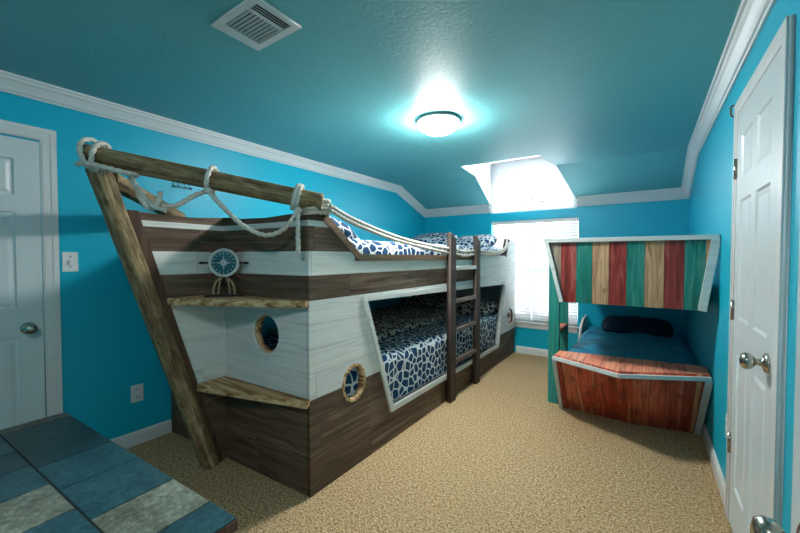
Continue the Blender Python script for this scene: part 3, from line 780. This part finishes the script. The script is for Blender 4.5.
for k, c in ((k1, c1), (k2, c2)):
    bm = B(); loop = on_pole(pp(k), pd, rr, -PI*.5, PI*1.5, .012, 20); tube(bm, loop, RR, 3, .032, sub=3)
    if k == k2: tube(bm, on_pole(pp(k-.02), pd, rr, -PI*.5, PI*1.5, .03, 20), RR, 3, .032, sub=3)
    link('tie', bm, M['rope'], R1)
    bm = B(); t_ = bmesh.new(); bmesh.ops.create_uvsphere(t_, u_segments=14, v_segments=8, radius=.021, matrix=Matrix.Translation(c) @ Matrix.Diagonal((1, 1, .8, 1)))
    for f in t_.faces: f.smooth = True
    merge(bm, t_); link('knot', bm, M['rope'], R1)
R2 = thing('rope', 'cream rope looped around the tip where the bow timbers meet', 'rope', (-2.2, .6, 1.68))
bm = B()
tube(bm, on_pole(pp(.045), pd, .064, -PI*.5, PI*1.5, .02, 24), RR, 3, .032, sub=3)
tube(bm, [p_+Vector((0, 0, .0)) for p_ in on_pole(pp(.02), (pd+Vector((.25, -.1, .35))), .072, -PI*.5, PI*1.5, .015, 24)], RR, 3, .032, sub=3)
tube(bm, [Vector(q) for q in ((-2.178, .548, 1.70), (-2.135, .560, 1.700), (-2.08, .60, 1.688), (-2.03, .645, 1.672), (-2.0, .69, 1.66), (-2.02, .73, 1.66))], RR, 3, .032)
link('wrap', bm, M['rope'], R2)
bm = B()
tube(bm, [Vector(q) for q in ((-2.02, .70, 1.655), (-2.06, .74, 1.61), (-2.02, .745, 1.55), (-1.96, .75, 1.505), (-1.91, .755, 1.500), (-1.875, .76, 1.530), (-1.90, .78, 1.575))], RR, 3, .032)
tube(bm, [Vector(q) for q in ((-2.02, .70, 1.66), (-2.03, .72, 1.62), (-1.99, .735, 1.575), (-1.945, .745, 1.535), (-1.90, .76, 1.505), (-1.85, .78, 1.487))], RR, 3, .032)
link('loop', bm, M['rope'], R2)
# corner wrap and side safety rope
R3 = thing('rope', 'cream rope wound round the bed corner and strung past the ladder as a side rail', 'rope', (SX, 3.0, 1.35))
bm = B(); cc = Vector((-1.475, 1.345, 0))
for k in range(4):
    z = 1.505+.0205*k; loop = []
    for i in range(26):
        a = 2*PI*i/25; ex, ey = .066+.004*(k % 2), .070
        loop.append(cc+Vector((ex*max(-.82, min(.82, math.cos(a)))*1.12, ey*max(-.82, min(.82, math.sin(a)))*1.12, z+.004*math.sin(a))))
    tube(bm, loop, RR, 3, .032, sub=2)
link('corner_wrap', bm, M['rope'], R3)
xs = SX+.012+RR
for j, dz in enumerate((0, -.024)):
    bm = B(); x = -1.402 if j == 0 else -1.400
    tube(bm, [(x, 1.39, 1.545+dz), (x, 1.568, 1.491+dz), (x, 1.852, 1.434+dz), (x, 2.10, 1.397+dz), (x, 2.347, 1.372+dz*1.1), (x, 2.62, 1.352+dz*1.3), (SX+.028, 2.85, 1.345+dz*1.6), (SX+.028, 2.95, 1.342+dz*1.6), (SX+.03, 3.15, 1.322+dz*1.5), (SX+.028, 3.38, 1.335+dz*1.5), (SX+.028, 3.50, 1.340+dz*1.3), (x-.02, 3.85, 1.322+dz), (x-.02, 4.15, 1.34+dz), (x-.02, 4.36, 1.395+dz), (x-.03, 4.475, 1.45+dz)], .0105, 3, .032)
    link('safety_line', bm, M['rope'], R3)

# ------------------------------------------------------------------ ship wheel compass ornament
wc = Vector((-2.015, 1.150, 1.238)); nrm = Vector((2.015*.87, -1.15*.95, 0)).normalized()
nrm = Vector((.70, -.71, 0)).normalized()
W = thing('ship_wheel_ornament', 'ship wheel ornament with a round compass dial on the upper bow shelf', 'ornament', (wc.x, wc.y, 1.045))
sx = nrm.cross(Vector((0, 0, 1))).normalized(); uz = Vector((0, 0, 1))
def wp(a, r, o=0): return wc+(sx*math.cos(a)+uz*math.sin(a))*r+nrm*o
bm = B(); lathe(bm, wc-nrm*.012, nrm, [(0, .070), (.012, .070), (.014, .001)], 40); link('dial', bm, M['dial'], W)
bm = B(); lathe(bm, wc-nrm*.014, nrm, [(0, .066), (0, .080), (.010, .084), (.018, .081), (.020, .074), (.016, .068), (.012, .066), (0, .066)], 44, cap=False); link('rim', bm, M['ornrim'], W)
bm = B()
for i in range(16):
    a = 2*PI*i/16; beam(bm, wp(a, .050, .004), wp(a, .062, .004), .004, .002, tuple(nrm), bev=0)
for i in range(8):
    a = 2*PI*i/8; Lr = .045 if i % 2 == 0 else .026
    v = [bm.verts.new(p) for p in (wp(a, Lr, .004), wp(a+PI/8, .012, .004), wp(a, .002, .008), wp(a-PI/8, .012, .004))]
    bm.faces.new((v[0], v[1], v[2])); bm.faces.new((v[0], v[2], v[3])); bm.faces.new((v[0], v[3], v[1])); bm.faces.new((v[1], v[3], v[2]))
link('compass_rose', bm, M['ornrim'], W)
for i in range(8):
    a = 2*PI*i/8
    if i in (2, 6): continue
    bm = B(); st_, en = wp(a, .078, -.004), wp(a, .138, -.004); dd = (en-st_)
    lathe(bm, st_, dd, [(0, .0045), (.010, .0045), (.014, .009), (.020, .0045), (.034, .0075), (.046, .009), (.056, .004), (.060, .001)], 12)
    link('spoke', bm, M['black'] if i in (0, 4) else M['ornred'], W)
bm = B(); beam(bm, wc+Vector((0, 0, -.188))-sx*.098, wc+Vector((0, 0, -.188))+sx*.098, .06, .011, (0, 0, 1)); link('stand', bm, M['black'], W)
for s_ in (-1, 1):
    for q, rad in ((.055, .0075), (.028, .0055)):
        bm = B(); tube(bm, [wc+sx*s_*.012+uz*-.085, wc+sx*s_*(q*.75)+uz*-.11, wc+sx*s_*q+uz*-.145, wc+sx*s_*(q+.003)+uz*-.182], rad, n=8); link('leg', bm, M['driftwood'], W)

# ------------------------------------------------------------------ cedar bunk bed
CB = thing('bunk_bed', 'smaller bunk bed of red cedar with striped teal, red and tan upper guard', 'bunk bed', (-.1, 3.9, 0))
TZ = .517
tl, tm, tr = Vector((-.584, 2.925, TZ)), Vector((-.140, 2.712, TZ)), Vector((.343, 2.965, TZ))
bl, bmid, br = Vector((-.594, 3.277, .003)), Vector((-.078, 3.249, .003)), Vector((.325, 3.327, .003))
def quadslab(bm, q, th):
    q = [Vector(p) for p in q]; n = (q[1]-q[0]).cross(q[3]-q[0]).normalized()
    if n.y > 0: n = -n
    hexa(bm, [tuple(p) for p in q]+[tuple(p-n*th) for p in q])
bm = B(); quadslab(bm, [tl, tm, bmid, bl], .02); link('lower_prow_panel', bm, M['cedar'], CB)
bm = B(); quadslab(bm, [tm, tr, br, bmid], .02); link('lower_prow_panel', bm, M['cedar'], CB)
bm = B(); plate(bm, [(tl.x, tl.y), (tm.x, tm.y), (tr.x, tr.y), (.343, 3.235), (-.575, 3.13)], [], 'z', TZ-.02, TZ); link('prow_top', bm, M['cedartop'], CB)
bm = B()
for a, b in ((tl, tm), (tm, tr)): beam(bm, a+Vector((0, -.008, -.011)), b+Vector((0, -.008, -.011)), .018, .026, (0, 0, 1))
link('edge_trim', bm, M['greytrim'], CB)
for a, b, s_ in ((tl, bl, 1), (tr, br, -1)):
    bm = B(); beam(bm, a+Vector((.012*s_, -.010, -.034)), b+Vector((.012*s_, -.010, .0)), .028 if s_ > 0 else .036, .02, (0, -1, -.6)); link('edge_trim', bm, M['greytrim'], CB)
# box behind and mattress deck
bm = B(); box(bm, (-.60, 3.30, .003), (-.578, 4.82, .36), .002); link('side_board', bm, M['cedar'], CB)
bm = B(); box(bm, (-.578, 3.35, .20), (.335, 4.82, .22)); link('bunk_base', bm, M['interior'], CB)
bm = B(); plate(bm, [(4.24, .36), (4.30, .45), (4.40, .53), (4.55, .575), (4.80, .585), (4.80, .36)], [], 'x', -.602, -.578); link('head_guard', bm, M['whitewash'], CB)
# upper bunk
UY = 2.82
bm = B(); plate(bm, [(-.622, 1.392), (.347, 1.392), (.287, .948), (-.520, .948)], [], 'y', UY, UY+.02); link('upper_guard_panel', bm, M['stripes'], CB)
bm = B(); box(bm, (-.630, UY-.018, 1.376), (.350, UY+.03, 1.405), .003); link('top_trim', bm, M['greytrim'], CB)
for a, b in (((-.612, 1.378), (-.508, .946)), ((.333, 1.378), (.276, .946))):
    bm = B(); beam(bm, (a[0], UY-.010, a[1]), (b[0], UY-.010, b[1]), .026 if a[0] < 0 else .042, .019, (0, 1, 0)); link('edge_trim', bm, M['greytrim'], CB)
bm = B(); box(bm, (-.512, UY+.021, .955), (.283, 4.82, .975)); link('bunk_base', bm, M['interior'], CB)
bm = B(); box(bm, (-.612, 3.30, .955), (-.59, 4.82, 1.36), .002); link('side_board', bm, M['teal'], CB)
hexa_pts = [(-.602, UY+.02, 1.37), (-.602, 3.30, 1.37), (-.602, 3.30, .955), (-.52, UY+.02, .955)]
bm = B(); hexa(bm, hexa_pts+[(p[0]+.02, p[1], p[2]) for p in hexa_pts]); link('side_board', bm, M['teal'], CB)
L = bpy.data.objects.new('ladder', None); COL.objects.link(L); L.parent = CB; L.location = Vector((-.66, 3.54, 0))-Vector(CB.location)
for y in (3.325, 3.725):
    bm = B(); box(bm, (-.704, y, .003), (-.616, y+.038, 1.392), .003); link('stile', bm, M['teal'], L)
for z in (.33, .64):
    bm = B(); box(bm, (-.700, 3.364, z-.03), (-.62, 3.724, z), .003); link('rung', bm, M['cedartop'], L)
# bedding of the cedar bunk
bm = B(); soft(bm, (-.118, 4.06, .282), (.445, .745, .060), .05, 14); tag(link('mattress', bm, M['blanket']), 'mattress on the lower berth of the cedar bunk bed', 'mattress')
bm = B(); soft(bm, (-.115, 4.03, .405), (.447, .765, .065), .05, 44, .026, 5.5, .02, seed=21); tag(link('blanket', bm, M['blanket']), 'rumpled deep blue blanket on the cedar bunk bed', 'blanket')
bm = B(); pillow(bm, (-.09, 4.60, .530), .64, .34, .13, (.30, 0, .02), 31); tag(link('pillow', bm, M['navypillow']), 'dark navy pillow lying on the blue blanket of the cedar bunk bed', 'pillow')
bm = B(); soft(bm, (-.13, 3.85, 1.065), (.44, .95, .088), .05, 10); tag(link('mattress', bm, M['blanket']), 'mattress of the cedar bunk bed upper berth behind the striped guard', 'mattress')

# ------------------------------------------------------------------ slate topped table
TT = thing('slate_table', 'low table with a slate tile top in the near left corner', 'table', (-1.47, .1, 0))
rot = Matrix.Translation((-.863, .522, 0)) @ Matrix.Rotation(math.radians(2.6), 4, 'Z')
z1 = .60; TWX, TWY = 1.215, 1.05    # extends to -x, -y from the near right corner
bm = B(); box(bm, (-TWX, -TWY, z1-.034), (0, 0, z1-.006), .003, 0, rot); link('table_top', bm, M['tableedge'], TT)
bm = B(); box(bm, (-TWX+.004, -TWY+.004, z1-.0055), (-.004, -.004, z1-.002), 0, 0, rot); top = link('grout_bed', bm, M['grout'], TT)
bm = B()
rowsY = [0, -.206, -.41, -.61, -.81, -1.05]
cuts = [[0, .120, .313, .535, .742, 1.145, 1.215], [0, .18, .40, .60, .78, .94, 1.145, 1.215], [0, .19, .40, .62, .85, 1.0, 1.215], [0, .2, .42, .63, .83, 1.05, 1.215], [0, .17, .38, .6, .8, 1.03, 1.215]]
mats = [[1, 2, 1, 1, 0, 3], [0, 1, 2, 1, 0, 1, 3], [0, 1, 3, 2, 3, 1], [1, 0, 1, 3, 0, 1], [0, 1, 2, 1, 0, 3]]
for r in range(5):
    g0 = .004 if r else .002; g = .0022
    for c in range(len(cuts[r])-1):
        x1_, x0_ = -cuts[r][c]-g, -cuts[r][c+1]+g
        box(bm, (x0_, rowsY[r+1]+.003, z1-.004), (x1_, rowsY[r]-.003, z1), .0012, mats[r][c], rot)
link('tile_surface', bm, [M['slate0'], M['slate1'], M['slate2'], M['slate3']], TT)
for x, y in ((-.06, -.06), (-TWX+.06, -.06), (-.06, -TWY+.06), (-TWX+.06, -TWY+.06)):
    bm = B(); p = []
    box(bm, (x-.03, y-.03, .002), (x+.03, y+.03, z1-.034), .004, 0, rot); link('leg', bm, M['tableedge'], TT)
bm = B()
for a, b in (((-.07, -.05), (-TWX+.07, -.03)), ((-.07, -TWY+.03), (-TWX+.07, -TWY+.05)), ((-.05, -.09), (-.03, -TWY+.09)), ((-TWX+.03, -.09), (-TWX+.05, -TWY+.09))):
    box(bm, (a[0], a[1], z1-.11), (b[0], b[1], z1-.034), .002, 0, rot)
link('apron', bm, M['tableedge'], TT)

# ------------------------------------------------------------------ light
w = bpy.data.worlds.new('sky'); SC.world = w; w.use_nodes = True
w.node_tree.nodes['Background'].inputs[0].default_value = (.90, .96, 1, 1); w.node_tree.nodes['Background'].inputs[1].default_value = 4.5
for (cx, cz, sx_, sz_) in (((WX0+WX1)/2, (WZ0+WZ1)/2, WX1-WX0, WZ1-WZ0), (AC, AZ+.26, 2*AR, .55)):
    la = bpy.data.lights.new('window_portal', 'AREA'); la.shape = 'RECTANGLE'; la.size = sx_; la.size_y = sz_; la.cycles.is_portal = True
    o = bpy.data.objects.new('window_portal', la); COL.objects.link(o); o.location = (cx, BY+.15, cz); o.rotation_euler = (-PI/2, 0, 0)

# ------------------------------------------------------------------ camera
cam = bpy.data.cameras.new('camera'); co = bpy.data.objects.new('camera', cam); COL.objects.link(co)
cam.sensor_width = 36; cam.lens = 362/800*36; cam.clip_start = .02
PIT = math.atan((266.5-257.3)/362); YAW = math.atan(247.3*math.cos(PIT)/362)
co.location = (0, 0, 1.27); co.rotation_euler = (PI/2-PIT, 0, YAW); SC.camera = co
SC.view_settings.view_transform = 'Standard'; SC.view_settings.look = 'None'; SC.view_settings.gamma = 1
SC.view_settings.exposure = 2.1; SC.view_settings.use_curve_mapping = False
